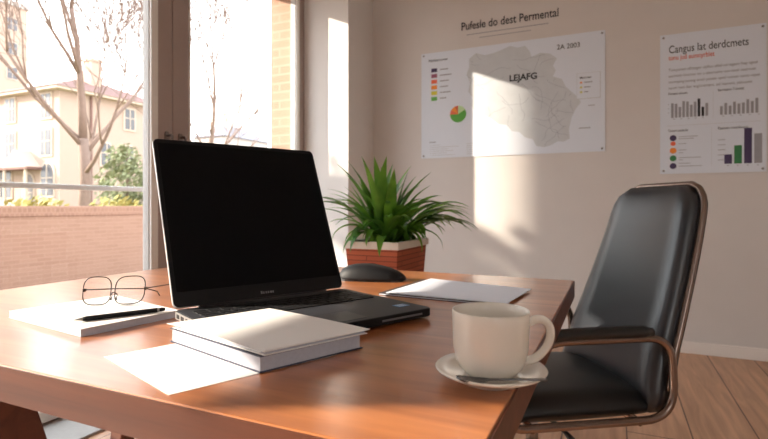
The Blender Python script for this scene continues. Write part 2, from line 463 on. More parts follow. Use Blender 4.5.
def hip_roof(bm, x0, x1, y0, y1, z0, z1, inset):
    v = [bm.verts.new(c) for c in ((x0,y0,z0), (x1,y0,z0), (x1,y1,z0), (x0,y1,z0))]
    if (x1-x0) > (y1-y0): r = [bm.verts.new(((x0+inset), (y0+y1)/2, z1)), bm.verts.new((x1-inset, (y0+y1)/2, z1))]; fs = ((0,1,5,4),(1,2,5),(2,3,4,5),(3,0,4))
    else: r = [bm.verts.new(((x0+x1)/2, y0+inset, z1)), bm.verts.new(((x0+x1)/2, y1-inset, z1))]; fs = ((0,1,4),(1,2,5,4),(2,3,5),(3,0,4,5))
    a = v + r
    for f in fs: bm.faces.new([a[i] for i in f])
    bm.faces.new(v[::-1])
    return bm

# yellow town house; its near corner stands at (-40, 25.5)
h = thing('town_house', 'pale yellow three storey house with hipped red roof behind the bare tree', 'house', (-40, 25.5, -0.1))
obj('walls', box(B(), -22, 0, 0, 11.2, 0, 10.5), 'stucco', h)
obj('roof', hip_roof(B(), -22.8, 0.8, -0.8, 12.0, 10.5, 13.1, 6.0), 'roof', h)
obj('eaves', box(B(), -22.7, 0.7, -0.7, 11.9, 10.3, 10.55), 'trim', h)
b = B(); box(b, -3.3, -2.2, 4.2, 5.2, 11.4, 14.0); box(b, -3.4, -2.1, 4.1, 5.3, 14.0, 14.25); obj('chimney', b, 'stucco3', h)
b = B(); tube(b, [(-0.0+0.1, 2.6, 0), (0.1, 2.6, 10.3)], 0.09, 8); obj('downpipe', b, 'roof', h)
for u in (6.3, 9.2):
    window_part(h, 'x', u, 8.0, 0.95, 1.8)
    window_part(h, 'x', u-0.1, 4.6, 0.95, 1.9, arch=True)
window_part(h, 'x', 4.0, 4.6, 0.95, 1.9, arch=True)
for u in (-1.6, -6.4, -10.0, -14.0):
    window_part(h, 'y', u, 8.2, 1.25, 1.9)
    window_part(h, 'y', u, 5.2, 1.25, 2.0)
window_part(h, 'y', -1.4, 1.9, 1.5, 2.6, arch=True)
window_part(h, 'y', -7.0, 1.8, 1.5, 2.6)
dd = window_part(h, 'y', -3.9, 0.3, 1.3, 3.4, arch=True, dark=True, name='door')
b = B(); prism(b, [(-5.6, 4.1), (-2.2, 4.1), (-3.9, 5.6)], 0.0, 1.2, Matrix(((1,0,0,0),(0,0,-1,0),(0,1,0,0),(0,0,0,1))))
obj('porch_gable', b, 'trim', h)
b = B(); box(b, -9.8, -2.0, -1.3, 0, 4.0, 4.2); obj('porch_roof', b, 'roof', h)
for u in (-5.3, -2.5, -9.5):
    b = B(); tube(b, [(u, -1.1, 0), (u, -1.1, 4.0)], 0.12, 8); obj('porch_post', b, 'trim', h)

t = thing('tower_block', 'tall hazy tower block far away behind the yellow house', 'building', (-90, 52, -0.1))
obj('walls', box(B(), -26, 0, -14, 0, 0, 34), 'stucco3', t)
obj('parapet', box(B(), -26.3, 0.3, -14.3, 0.3, 34, 34.8), 'stucco2', t)
for zz in range(6, 33, 4):
    for yy in (-2.4, -6.4, -10.4):
        window_part(t, 'x', yy, zz, 1.5, 1.9)
t = thing('slate_roofed_house', 'distant grey house with slate roof and chimney behind the thin tree', 'house', (-80, 88, -0.1))
obj('walls', box(B(), -9, 0, 0, 16, 0, 17.0), 'stucco2', t)
obj('roof', hip_roof(B(), -9.6, 0.6, -0.6, 16.6, 17.0, 20.5, 5.0), 'roofgrey', t)
b = B(); box(b, -3.6, -2.2, 3.6, 5.2, 18, 23); obj('chimney', b, 'stucco2', t)
for yy in (3.0, 7.5, 12.5):
    window_part(t, 'x', yy, 12.8, 1.5, 2.2)
t = thing('low_tan_building', 'low tan rendered building with flat roof in front of the slate roofed house', 'building', (-50, 57, -0.1))
obj('walls', box(B(), -5, 0, 0, 14, 0, 7.6), 'stucco3', t)
obj('roof_slab', box(B(), -5.2, 0.2, -0.2, 14.2, 7.6, 7.9), 'roof', t)
for yy in (3, 7, 11): window_part(t, 'x', yy, 4.2, 1.4, 1.6)

# unseen brick block added left of the view to keep sun off the room
t = thing('sun_block_house', 'added unseen narrow brick block that blocks the sun beyond the garden wall', 'house', (-10.29, -2.08, -0.1), atan2(1, 2))
obj('brick_walls', box(B(), -6.0, 0.0, -1.0, 1.0, 0, 8.6), 'brickwall', t)
obj('flat_roof', box(B(), -6.05, 0.05, -1.03, 1.03, 8.6, 8.75), 'roof', t)
for zz in (1.2, 3.6, 6.2): window_part(t, 'x', 0, zz, 0.9, 1.4)

def grow(bm, p, d, L, r, depth, rnd, spread, up):
    n = 4; pts = [p]; rs = [r]
    q = p.copy(); dd_ = d.copy()
    for i in range(n):
        dd_ = (dd_ + Vector((rnd.uniform(-.1, .1), rnd.uniform(-.1, .1), rnd.uniform(-.04, .1)*up))).normalized()
        q = q + dd_*(L/n); pts.append(q.copy()); rs.append(r*(1-0.5*(i+1)/n))
    tube(bm, pts, [max(q_, 0.006) for q_ in rs], 6 if depth > 2 else 4)
    if depth == 0: return
    k = rnd.choice((3, 4)) if depth > 1 else 3
    for j in range(k):
        i = rnd.randint(2, n) if j else n
        base = pts[i]
        a = rnd.uniform(0, 2*pi); s = spread*rnd.uniform(.6, 1.3)
        o = dd_.orthogonal().normalized(); o2 = dd_.cross(o)
        nd = (dd_ + (o*cos(a)+o2*sin(a))*s + Vector((0, 0, .18*up))).normalized()
        grow(bm, base, nd, L*rnd.uniform(.62, .85), rs[i]*0.85 if j == 0 else rs[i]*0.6, depth-1, rnd, spread, up)

def bare_tree(name, label, loc, H, r, seed, spread, first, depth=5, lean=(0, 0, 1), k=5, ll=0.24):
    rnd = random.Random(seed)
    t = thing(name, label, 'tree', loc)
    tb = B()
    top = Vector(lean).normalized()*first
    pts = [Vector((0, 0, -0.05)), top*0.3, top*0.65 + Vector((0.05, 0.03, 0)), top]
    tube(tb, pts, [r*1.35, r*1.05, r*0.95, r*0.85], 12); obj('trunk', tb, 'bark', t, smooth=True)
    bb = B()
    # leader and side limbs
    grow(bb, top, Vector((0.0, 0.0, 1)).normalized(), H*0.30, r*0.8, depth, rnd, spread, 1.0)
    for j in range(k):
        a = 2*pi*j/k + rnd.uniform(-.4, .4)
        hgt = rnd.uniform(.55, 1.0)
        base = top*hgt
        grow(bb, base, Vector((cos(a)*.8, sin(a)*.8, rnd.uniform(.6, 1.1))).normalized(), H*ll*rnd.uniform(.85, 1.2), r*0.42, depth-1, rnd, spread, 1.0)
    obj('branches', bb, 'bark', t, smooth=True)
    return t
bare_tree('bare_tree', 'large bare tree with a thick trunk in front of the yellow house', (-11, 7.55, -0.1), 9.5, 0.125, 9, 0.5, 2.6, depth=6)
bare_tree('bare_tree', 'slender bare tree with fine twigs seen through the right window pane', (-11, 11.5, -0.1), 9.0, 0.085, 23, 0.42, 2.6, depth=5, k=9, ll=0.27)

def clump(bm, c, rx, ry, rz_, n, size, rnd, cone=False):
    for i in range(n):
        u = rnd.uniform(-1, 1); a = rnd.uniform(0, 2*pi); s = sqrt(1-u*u)
        rr = rnd.uniform(.55, 1)
        if cone:
            hh = rnd.random(); k = (1-hh)**0.8
            p = Vector((c[0]+rx*k*cos(a)*rr, c[1]+ry*k*sin(a)*rr, c[2]+rz_*hh))
        else: p = Vector((c[0]+rx*s*cos(a)*rr, c[1]+ry*s*sin(a)*rr, c[2]+rz_*u*rr))
        d = Vector((rnd.uniform(-1, 1), rnd.uniform(-1, 1), rnd.uniform(-1, 1))).normalized()
        e = d.orthogonal().normalized(); f = d.cross(e)
        v = [bm.verts.new(p + e*size), bm.verts.new(p + f*size*.5), bm.verts.new(p - e*size), bm.verts.new(p - f*size*.5)]
        bm.faces.new(v)
rnd = random.Random(3)
t = thing('evergreen_tree', 'rounded evergreen tree beside the right side of the yellow house', 'tree', (-20, 15.8, -0.1))
b = B(); clump(b, (0, 0, 2.0), 1.0, 1.5, 1.3, 900, 0.13, rnd); clump(b, (0, .7, 1.2), 1.0, 1.3, 1.1, 800, 0.13, rnd); clump(b, (0, -.2, 3.1), .7, .8, .8, 400, .12, rnd); obj('foliage', b, 'needle', t)
b = B(); tube(b, [(0, 0, 0), (0, 0, 3.6)], [0.12, 0.03], 8); obj('trunk', b, 'bark', t)
t = thing('sun_dapple_shrub', 'added unseen shrub that dapples the sun patch, left of the window view', 'shrub', (-6.3, 1.1, -0.1))  # unseen, added to break up the sun patch on the back wall
b = B(); clump(b, (0, 0, 2.45), .75, .75, .85, 620, 0.10, rnd); obj('foliage', b, 'needle', t)
b = B(); tube(b, [(0, 0, 0), (0.03, 0, 1.2), (0, 0.02, 2.9)], [0.05, .04, 0.015], 8); obj('stem', b, 'bark', t)
for lab, y_, rr in (('pale green bush just behind the garden wall at its left end', 5.1, 0.55), ('pale green bush behind the garden wall near the bare tree trunk', 6.6, 0.6)):
    t = thing('garden_bush', lab, 'bush', (-8.6, y_, -0.1), group='bushes behind the garden wall')
    b = B(); clump(b, (0, 0, 0.65), rr, rr*1.3, 0.62, 900, 0.07, rnd); obj('foliage', b, 'hedge', t)
    b = B(); tube(b, [(0, 0, 0), (0, 0, 0.8)], [0.04, 0.02], 6); obj('stem', b, 'bark', t)

# ================================================================== DESK
DX0, DX1, DY0, DY1, DZ = -1.46, -0.108, 0.412, 1.585, 0.75
d = thing('desk', 'reddish cherry wood desk with thick top and splayed legs', 'desk', (0, 0, 0))
b = B(); box(b, DX0, DX1, DY0, DY1, DZ-0.05, DZ); obj('desktop', b, 'desk', d, bevel=0.002)
b = B(); box(b, DX0-0.001, DX1+0.0025, DY0-0.0025, DY0, DZ-0.0495, DZ-0.0015); obj('front_edge_shade', b, 'deskshaded', d)  # dark strip whose colour stands for shade on the front edge
b = B(); box(b, DX1, DX1+0.0025, DY0, DY1+0.001, DZ-0.0495, DZ-0.0015); obj('side_edge_shade', b, 'deskshaded', d)  # same shade colour laid on the right edge
def leg(xt, yt, xb, yb, wx=0.05, wy=0.085, name='leg', m='deskshaded'):
    b = B()
    v = []
    for (cx, cy, z) in ((xb, yb, 0.0), (xt, yt, DZ-0.05)):
        s = 0.75 if z == 0 else 1
        v += [b.verts.new((cx+sx_*wx*s/2, cy+sy_*wy*s/2, z)) for sx_, sy_ in ((-1,-1), (1,-1), (1,1), (-1,1))]
    for f in ((0,3,2,1), (4,5,6,7), (0,1,5,4), (1,2,6,5), (2,3,7,6), (3,0,4,7)): b.faces.new([v[i] for i in f])
    return obj(name, b, m, d, bevel=0.003)
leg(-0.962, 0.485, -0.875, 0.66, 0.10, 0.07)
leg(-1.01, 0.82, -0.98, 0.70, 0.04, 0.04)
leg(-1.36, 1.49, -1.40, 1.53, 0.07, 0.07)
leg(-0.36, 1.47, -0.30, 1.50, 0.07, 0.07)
b = B(); box(b, -1.39, -0.33, 1.44, 1.47, 0.60, 0.70); obj('rear_apron', b, 'deskshaded', d)
b = B(); box(b, -1.03, -0.93, 0.50, 1.46, 0.66, 0.70); obj('cross_rail', b, 'deskshaded', d)

# ================================================================== LAPTOP
LW, LD = 0.398, 0.302
lp = thing('laptop', 'open black laptop with a dark blank screen', 'laptop', (-0.681, 0.886, DZ), atan2(.905, .4286))
b = B(); prism(b, rrect(LW, LD, 0.014, cy=-LD/2), 0.005, 0.020); body = obj('base', b, 'black', lp, bevel=0.002)
b = B(); prism(b, rrect(LW-0.004, LD-0.004, 0.013, cy=-LD/2), 0.0198, 0.0208); obj('keyboard_deck', b, 'deck', lp)
b = B(); box(b, -LW/2-0.0008, -LW/2+0.002, -LD+0.02, -0.012, 0.0065, 0.0195); sidep = obj('side_edge', b, 'silver', lp)
for i, (yy, wdt) in enumerate(((-0.028, .014), (-0.052, .016), (-0.078, .016), (-0.104, .009), (-0.13, .012))):
    b = B(); box(b, -LW/2-0.0014, -LW/2, yy-wdt/2, yy+wdt/2, 0.009, 0.0165); obj('port', b, 'plastic', sidep)
b = B(); box(b, LW/2-0.13, LW/2-0.03, -LD-0.0008, -LD+0.002, 0.011, 0.0145); obj('front_light_bar', b, 'lettergrey', lp)
for sx_ in (-1, 1):
    for yy in (-0.03, -LD+0.03):
        b = B(); lathe(b, [(0, 0), (0.008, 0), (0.008, 0.0062), (0, 0.0062)], 12, (sx_*(LW/2-0.03), yy, 0)); obj('rubber_foot', b, 'plastic', lp)
b = B(); prism(b, rrect(0.105, 0.066, 0.004, cx=-0.005, cy=-LD+0.047), 0.0205, 0.0213); obj('touchpad', b, 'pad', lp)
b = B(); prism(b, rrect(0.030, 0.022, 0.002, cx=LW/2-0.035, cy=-LD+0.055), 0.0205, 0.0212); st = obj('sticker', b, 'sticker', lp)
b = B()
for k in range(3): box(b, LW/2-0.046, LW/2-0.026, -LD+0.048+k*0.006, -LD+0.050+k*0.006, 0.0211, 0.0214)
obj('sticker_print', b, 'stickerw', st)
ky = -0.038; kh = 0.0165; gap = 0.0028
rows = [[1]*14, [1]*13 + [1.6], [1.5] + [1]*12 + [1.1], [1.8] + [1]*11 + [1.8], [2.2] + [1]*10 + [2.4], [1.2, 1, 1, 1.2, 5.0, 1.2, 1, 1, 1]]
for ri, row in enumerate(rows):
    tot = sum(row); uw = (LW-0.044 - gap*(len(row)-1))/tot; x = -(LW-0.044)/2
    hh = kh if ri else 0.010
    for kw in row:
        b = B(); prism(b, rrect(kw*uw, hh, 0.0018, 2, cx=x+kw*uw/2, cy=ky-hh/2), 0.0206, 0.0226)
        obj('key', b, 'key', lp); x += kw*uw + gap
    ky -= hh + gap
# lid, leaning back
SL = 0.371; lean = atan2(0.140, 0.340)
lm = Matrix.Translation((0, 0.002, 0.022)) @ Matrix.Rotation(-lean, 4, 'X') @ Matrix(((1,0,0,0),(0,0,1,0),(0,1,0,0),(0,0,0,1)))
b = B(); prism(b, rrect(LW, SL, 0.012, cy=SL/2), 0.0, 0.0055, lm); lid = obj('lid', b, 'silver', lp, bevel=0.001)
b = B(); prism(b, rrect(LW-0.003, SL-0.003, 0.011, cy=SL/2), -0.0015, 0.0005, lm); obj('bezel', b, 'black', lid)
b = B(); prism(b, rrect(LW-0.018, SL-0.042, 0.004, cy=SL/2+0.010), -0.0021, -0.001, lm); obj('screen', b, 'screen', lid)
b = B()
for k, ww in enumerate((.004, .003, .0035, .003, .004, .003)): box(b, -.016+k*.0055, -.016+k*.0055+ww, .0085, .0130 if k else .0145, -.0024, -.0018, lm)
obj('bezel_mark', b, 'lettergrey', lid)
b = B(); tube(b, [(-LW/2+0.05, 0.004, 0.018), (LW/2-0.05, 0.004, 0.018)], 0.006, 10); obj('hinge', b, 'plastic', lp, smooth=True)

# ================================================================== PAPERS
def quad_sheet(bm, P, z0, th, curl=None, n=10):
    """P: 4 corners (x,y) in order; bilinear grid, curl(u,v)->dz"""
    def at(u, v):
        a = Vector(P[0]).lerp(Vector(P[1]), u); c = Vector(P[3]).lerp(Vector(P[2]), u); return a.lerp(c, v)
    top = [[None]*(n+1) for _ in range(n+1)]; bot = [[None]*(n+1) for _ in range(n+1)]
    for i in range(n+1):
        for j in range(n+1):
            p = at(i/n, j/n); dz = curl(i/n, j/n) if curl else 0
            top[i][j] = bm.verts.new((p.x, p.y, z0+th+dz)); bot[i][j] = bm.verts.new((p.x, p.y, z0+dz))
    for i in range(n):
        for j in range(n):
            bm.faces.new((top[i][j], top[i+1][j], top[i+1][j+1], top[i][j+1]))
            bm.faces.new((bot[i][j], bot[i][j+1], bot[i+1][j+1], bot[i+1][j]))
    for i in range(n):
        bm.faces.new((top[i][0], bot[i][0], bot[i+1][0], top[i+1][0])); bm.faces.new((top[i][n], top[i+1][n], bot[i+1][n], bot[i][n]))
        bm.faces.new((top[0][i], top[0][i+1], bot[0][i+1], bot[0][i])); bm.faces.new((top[n][i], bot[n][i], bot[n][i+1], top[n][i+1]))
    return bm

# loose sheet partly under the pile
b = B(); quad_sheet(b, [(-.675, .495), (-.470, .426), (-.372, .645), (-.585, .715)], DZ+0.0002, 0.0004)
tag(obj('paper_sheet', b, 'paper'), 'loose white sheet lying flat on the desk under the book pile', 'paper')

# pile: thick paperback, thin booklet, curled top sheet
Pf = Vector((-.421, .530)); Pl = Vector((-.653, .594)); Pr = Vector((-.352, .690)); Pb = Pl + (Pr-Pf)
z = DZ + 0.0008
def book(name, label, corners, z0, th, cover, cat='book', cth=0.0012, slack=0.003):
    t = thing(name, label, cat, ((corners[0][0]), corners[0][1], z0))
    o0 = Vector(corners[0]); loc = [Vector(c)-o0 for c in corners]
    cen = sum(loc, Vector((0, 0)))/4
    inn = [cen + (c-cen)*(1-slack/0.1) for c in loc]
    b = B(); prism(b, [tuple(c) for c in loc], 0, cth); obj('back_cover', b, cover, t)
    b = B(); prism(b, [tuple(c) for c in inn], cth, th-cth); obj('page_block', b, 'pages', t)
    b = B(); prism(b, [tuple(c) for c in loc], th-cth, th); obj('front_cover', b, cover, t)
    return t
book('thick_book', 'thick pale book with a dark cover line at the bottom of the pile', [Pf, Pr, Pb, Pl], z, 0.022, 'navy')
sp = bpy.data.objects
b = B(); prism(b, [(Pl.x-0.0012, Pl.y-0.0012+0.0), (Pl.x+0.002, Pl.y-0.001), (Pb.x+0.002, Pb.y), (Pb.x-0.001, Pb.y)], z+0.001, z+0.025)
bm_dir = (Pr-Pf).normalized(); bm_w = (Pl-Pf).normalized()
b.free()
q = [Pf + Vector((.004, .004)), Pr + Vector((.006, .004)), Pb + Vector((.0, .006)), Pl + Vector((.004, .002))]
book('thin_booklet', 'thin white booklet on top of the thick book', q, z+0.0222, 0.006, 'paper')
q = [Pf + Vector((.0, -.003)), Pr + Vector((.010, .006)), Pb + Vector((.002, .006)), Pl + Vector((-.004, -.002))]
b = B(); quad_sheet(b, q, z+0.0286, 0.0006, lambda u, v: 0.004*v*u*0 + 0.006*(1-v)*0 + 0.0035*sin(pi*v)*(1-u*0.7))
tag(obj('cover_sheet', b, 'paper', smooth=False), 'slightly curled white sheet on top of the book pile', 'paper')

# writing pad at the window end of the desk
n0 = Vector((-.812, .553)); n1 = Vector((-.785, .735)); n3 = Vector((-1.081, .590)); n2 = n3 + (n1-n0)*1.15
n1b = n1
t = thing('notepad', 'thick white writing pad under the glasses and the pen', 'notepad', (n0.x, n0.y, DZ+0.0002))
L = [Vector((0, 0)), n1b-n0, n2-n0, n3-n0]
b = B(); prism(b, [tuple(c) for c in L], 0, 0.0012); obj('backing_board', b, 'pages', t)
cen = sum(L, Vector((0, 0)))/4
b = B(); prism(b, [tuple(cen+(c-cen)*0.992) for c in L], 0.0012, 0.0125); obj('page_block', b, 'pages', t)
b = B(); prism(b, [tuple(cen+(c-cen)*0.998) for c in L], 0.0125, 0.0135); obj('top_sheet', b, 'paper', t)
PZ = DZ + 0.0137

# pen
pa = Vector((-.868, .578, PZ+0.0046)); pb = Vector((-.800, .712, PZ+0.0046)); dr = (pb-pa).normalized(); Lp = (pb-pa).length
t = thing('pen', 'slim black pen lying on the white writing pad', 'pen', pa, 0)
b = B(); tube(b, [dr*0.014, dr*0.02, dr*(Lp-0.012)], [0.0036, 0.0044, 0.0044], 14); obj('barrel', b, 'black', t, smooth=True)
b = B(); tube(b, [dr*0.0, dr*0.003, dr*0.0145], [0.0005, 0.0012, 0.0036], 12); obj('tip', b, 'penmetal', t, smooth=True)
b = B(); tube(b, [dr*(Lp-0.0125), dr*(Lp-0.008)], [0.0042, 0.0042], 14); obj('ring', b, 'penmetal', t, smooth=True)
b = B(); tube(b, [dr*(Lp-0.0085), dr*(Lp-0.003), dr*(Lp+0.003)], [0.0036, 0.0042, 0.003], 12); obj('push_button', b, 'black', t, smooth=True)

# glasses
def make_glasses():
    g0 = Vector((-1.0, .684, PZ))
    t = thing('glasses', 'thin wire framed glasses standing open on the writing pad', 'glasses', g0, atan2(.416, .909) + radians(4))
    # local x: along the frame, local y: away from the camera
    def rim(cx, cy, w_, h_, ang):
        pts = []
        for k in range(32):
            a = 2*pi*k/32; ca, sa = cos(a), sin(a)
            e = 0.62
            x = w_/2*math.copysign(abs(ca)**e, ca); z_ = h_/2*math.copysign(abs(sa)**e, sa)
            x += 0.10*z_
            pts.append((cx + x*cos(ang), cy + x*sin(ang), h_/2 + 0.0014 + z_ - 0.12*0))
        return pts
    for nm, cx, cy, ang in (('rim', .030, 0.0, 0.0), ('rim', .093, 0.008, 0.35)):
        p = rim(cx, cy, .056, .058, ang)
        b = B(); tube(b, p, 0.0011, 8, closed=True); r_ = obj(nm, b, 'wire', t, smooth=True)
        b = B(); f = [b.verts.new(v) for v in p]; b.faces.new(f)
        bmesh.ops.solidify(b, geom=list(b.faces), thickness=0.001)
        obj('lens', b, 'lens', r_)
    b = B(); tube(b, [(.059, .0, .022), (.062, -.003, .027), (.066, -.002, .027), (.070, .002, .022)], 0.0013, 8); obj('bridge', b, 'wire', t, smooth=True)
    for (cx, cy, s) in ((.060, .001, 1), (.071, .002, -1)):
        b = B(); tube(b, [(cx, cy, .020), (cx+0.001*s, cy-.006, .018), (cx, cy-.007, .012)], [0.0008, 0.001, 0.0022], 8); obj('nose_pad', b, 'wire', t, smooth=True)
    # temples
    b = B(); tube(b, [(.004, 0, .032), (.004, .006, .032), (.05, .028, .030), (.11, .050, .026), (.128, .062, .018), (.132, .066, .008)], 0.0012, 8); obj('temple', b, 'wire', t, smooth=True)
    b = B(); tube(b, [(.121, .016, .032), (.122, .022, .032), (.140, .060, .031), (.158, .105, .030), (.163, .120, .022), (.165, .125, .012)], 0.0012, 8); obj('temple', b, 'wire', t, smooth=True)
    for (cx, cy) in ((.004, 0.0), (.121, .016)):
        b = B(); box(b, cx-.002, cx+.002, cy-.002, cy+.005, .029, .035); obj('hinge', b, 'wire', t)
    return t
make_glasses()

# folder and sheets behind the cup
F = [Vector((-.213, 1.114)), Vector((-.194, 1.333)), Vector((-.489, 1.40)), Vector((-.512, 1.13))]
sh = Vector((-.018, -.006))
t = thing('document_folder', 'thin dark edged folder beneath the pale sheets behind the cup', 'folder', (F[0].x, F[0].y, DZ+0.0002))
L = [f + sh - F[0] for f in F]
b = B(); prism(b, [tuple(c) for c in L], 0, 0.0012); obj('back_cover', b, 'darkfold', t)
b = B(); prism(b, [tuple(c*0.99+Vector((-.001, .001))) for c in L], 0.0012, 0.0035); obj('contents', b, 'paperblue', t)
b = B(); prism(b, [tuple(c) for c in L], 0.0035, 0.0045); obj('front_cover', b, 'darkfold', t)
b = B(); prism(b, [tuple(f) for f in F], DZ+0.0049, DZ+0.0068)
tag(obj('paper_stack', b, 'paperblue'), 'pale sheets lying on the folder between laptop and cup', 'paper')

# mouse
t = thing('computer_mouse', 'slim black wireless mouse at the far edge of the desk', 'mouse', (-0.655, 1.345, DZ), radians(14))
def mouse_shell(sx_, sy_, sz_, z0):
    b = B(); nu, nv = 24, 10; rings = []
    for j in range(nv+1):
        v = j/nv; ring = []
        k = cos(v*pi/2)**0.55 if v < 1 else 0
        for i in range(nu):
            a = 2*pi*i/nu; ca, sa = cos(a), sin(a); e = 0.78
            x = sx_/2*math.copysign(abs(ca)**e, ca)*max(k, .0); y = sy_/2*math.copysign(abs(sa)**e, sa)*max(k, .0)
            hgt = sz_*sin(v*pi/2)*(1.0 - 0.42*max(0, x/(sx_/2)) )
            ring.append((x, y, z0+hgt))
        rings.append(ring)
    vs = [[b.verts.new(p) for p in r_] for r_ in rings[:-1]]
    for a_, c_ in zip(vs, vs[1:]):
        for i in range(nu): b.faces.new((a_[i], a_[(i+1) % nu], c_[(i+1) % nu], c_[i]))
    b.faces.new(vs[0][::-1]); b.faces.new(vs[-1])
    return b
obj('shell', mouse_shell(.205, .095, .044, .004), 'black', t, smooth=True)
b = B(); prism(b, rrect(.190, .082, .03), 0, .005); obj('sole', b, 'plastic', t)
b = B(); tube(b, [(.03, -.004, .033), (.03, .004, .033)], .008, 12); obj('scroll_wheel', b, 'plastic', t)
b = B()
for k in range(4): box(b, -.028+.010*k, -.022+.010*k, -.005, -.001, .0415-.0005*k, .0428-.0005*k)
obj('printed_mark', b, 'lettergrey', t)

# ================================================================== CUP, SAUCER, SPOON
cx, cy = -0.142, 0.634
t = thing('saucer', 'cream saucer under the cup near the right desk edge', 'saucer', (cx, cy, DZ))
b = B(); lathe(b, [(0, .003), (.030, .003), (.033, 0), (.038, 0), (.040, .003), (.056, .0085), (.0680, .0145), (.0697, .0165), (.0680, .0178), (.054, .0135), (.040, .010), (.034, .009), (0, .009)], 64)
obj('plate', b, 'cup', t, smooth=True)
t = thing('coffee_cup', 'cream ceramic coffee cup with a big loop handle', 'cup', (cx, cy, DZ+0.0092), radians(24.6-10))
prof = [(0, .003), (.024, .003), (.026, 0), (.031, 0), (.0335, .003), (.0395, .009), (.0440, .019), (.0465, .033), (.0475, .050), (.0480, .066), (.0482, .0785), (.0476, .0802), (.0462, .0795), (.0452, .070), (.0447, .050), (.0435, .034), (.040, .020), (.032, .009), (0, .008)]
b = B(); lathe(b, prof, 72); obj('bowl', b, 'cup', t, smooth=True)
hp = [(.045, 0, .064), (.055, 0, .070), (.064, 0, .070), (.072, 0, .063), (.0735, 0, .051), (.070, 0, .038), (.062, 0, .027), (.052, 0, .019), (.040, 0, .017)]
def smoothpts(p, it=2):
    p = [Vector(a) for a in p]
    for _ in range(it):
        q = [p[0]]
        for a, c in zip(p, p[1:]): q += [a*.75+c*.25, a*.25+c*.75]
        q.append(p[-1]); p = q
    return p
b = B(); tube(b, smoothpts(hp), .0052, 14)
for v in b.verts: v.co.y *= 1.15
obj('handle', b, 'cup', t, smooth=True)
# spoon resting on the saucer in front of the cup
Rv = Vector((.909, .416, 0)); Fv = Vector((-.416, .909, 0))
s0 = Vector((cx, cy, DZ-.0005)) - Fv*0.047 - Rv*0.046
t = thing('teaspoon', 'small dark metal teaspoon on the saucer in front of the cup', 'spoon', s0, radians(24.6-6))
b = B(); nu = 16
def ell(x, w_, z_): return (x, w_, z_)
rows_ = [(-.004, .001, .0195), (.0, .006, .0185), (.008, .0095, .0165), (.018, .0095, .0155), (.028, .006, .0165), (.034, .0028, .0185), (.060, .0024, .0195), (.085, .0032, .0200), (.096, .0040, .0205), (.100, .0010, .0205)]
tv = []
for x, w_, z_ in rows_:
    tv.append([b.verts.new((x, w_*s_, z_ + 0.0006 + (0.0014 if abs(s_) == 1 and x < .03 else 0))) for s_ in (-1, -.5, 0, .5, 1)] + [b.verts.new((x, w_*s_, z_ - 0.0006)) for s_ in (1, .5, 0, -.5, -1)])
for a_, c_ in zip(tv, tv[1:]):
    for i in range(10): b.faces.new((a_[i], a_[(i+1) % 10], c_[(i+1) % 10], c_[i]))
b.faces.new(tv[0][::-1]); b.faces.new(tv[-1])
obj('spoon_body', b, 'spoon', t, smooth=True)

# ================================================================== OFFICE CHAIR
ch = thing('office_chair', 'black leather office chair with bronze metal loop arms tucked at the desk', 'chair', (-0.229, 1.596, 0), atan2(-.553, -.833))
# local: +x forward (towards the desk), +y towards the camera side
SWd = 0.235
# seat cushion
b = B(); nx, ny = 14, 14; g1 = []; g2 = []
for i in range(nx+1):
    r1 = []; r2 = []
    for j in range(ny+1):
        u, v = i/nx*2-1, j/ny*2-1
        x = 0.258*u*sqrt(1-0.04*v*v) - 0.014; y = SWd*v*sqrt(1-0.10*u*u)
        crown = 0.012*(1-v*v) - 0.02*max(0, u)**3 - 0.008*u*u
        edge = max(abs(u), abs(v)); drop = 0.028*max(0, (edge-0.8)/0.2)**2
        r1.append(b.verts.new((x, y, 0.462+crown-drop))); r2.append(b.verts.new((x*.97, y*.97, 0.392+drop*0.4)))
    g1.append(r1); g2.append(r2)
for i in range(nx):
    for j in range(ny):
        b.faces.new((g1[i][j], g1[i+1][j], g1[i+1][j+1], g1[i][j+1])); b.faces.new((g2[i][j], g2[i][j+1], g2[i+1][j+1], g2[i+1][j]))
for i in range(nx):
    b.faces.new((g1[i][0], g2[i][0], g2[i+1][0], g1[i+1][0])); b.faces.new((g1[i][ny], g1[i+1][ny], g2[i+1][ny], g2[i][ny]))
for j in range(ny):
    b.faces.new((g1[0][j], g1[0][j+1], g2[0][j+1], g2[0][j])); b.faces.new((g1[nx][j], g2[nx][j], g2[nx][j+1], g1[nx][j+1]))
obj('seat', b, 'leather2', ch, smooth=True, subsurf=1)

# backrest: profile along z, half width along z
def lerp_tab(tab, t_):
    for (a, x), (c, y) in zip(tab, tab[1:]):
        if t_ <= c: return x + (y-x)*(t_-a)/(c-a)
    return tab[-1][1]
off = [(0.0, 0.004), (.25, .036), (.5, .088), (.75, .142), (.92, .176), (1.0, .188)]
ZB0, ZB1 = 0.408, 1.036
def back_pt(v, s, d):   # v 0..1 up, s -1..1 across, d depth behind the front face
    hw = 0.248 - 0.070*v
    # rounded top corners
    x = -0.235 - lerp_tab(off, v) - d + 0.0
    bow = 0.018*s*s          # wraps forward at the sides
    return x + bow - 0.012*sin(pi*v), s*hw, ZB0 + (ZB1-ZB0)*v
def back_outline(n=14, shrink=0.0):
    P = []
    # parameter outline in (s, v) with rounded corners
    def rr(w_, h_, r_top, r_bot):
        out = []
        for qx, qy, a0, r in ((1, 1, 0, r_top), (-1, 1, 90, r_top), (-1, -1, 180, r_bot), (1, -1, 270, r_bot)):
            for k in range(7):
                a = radians(a0+15*k); out.append((qx*(w_-r) + r*cos(a), qy*(h_-r) + r*sin(a)))
        return out
    return rr
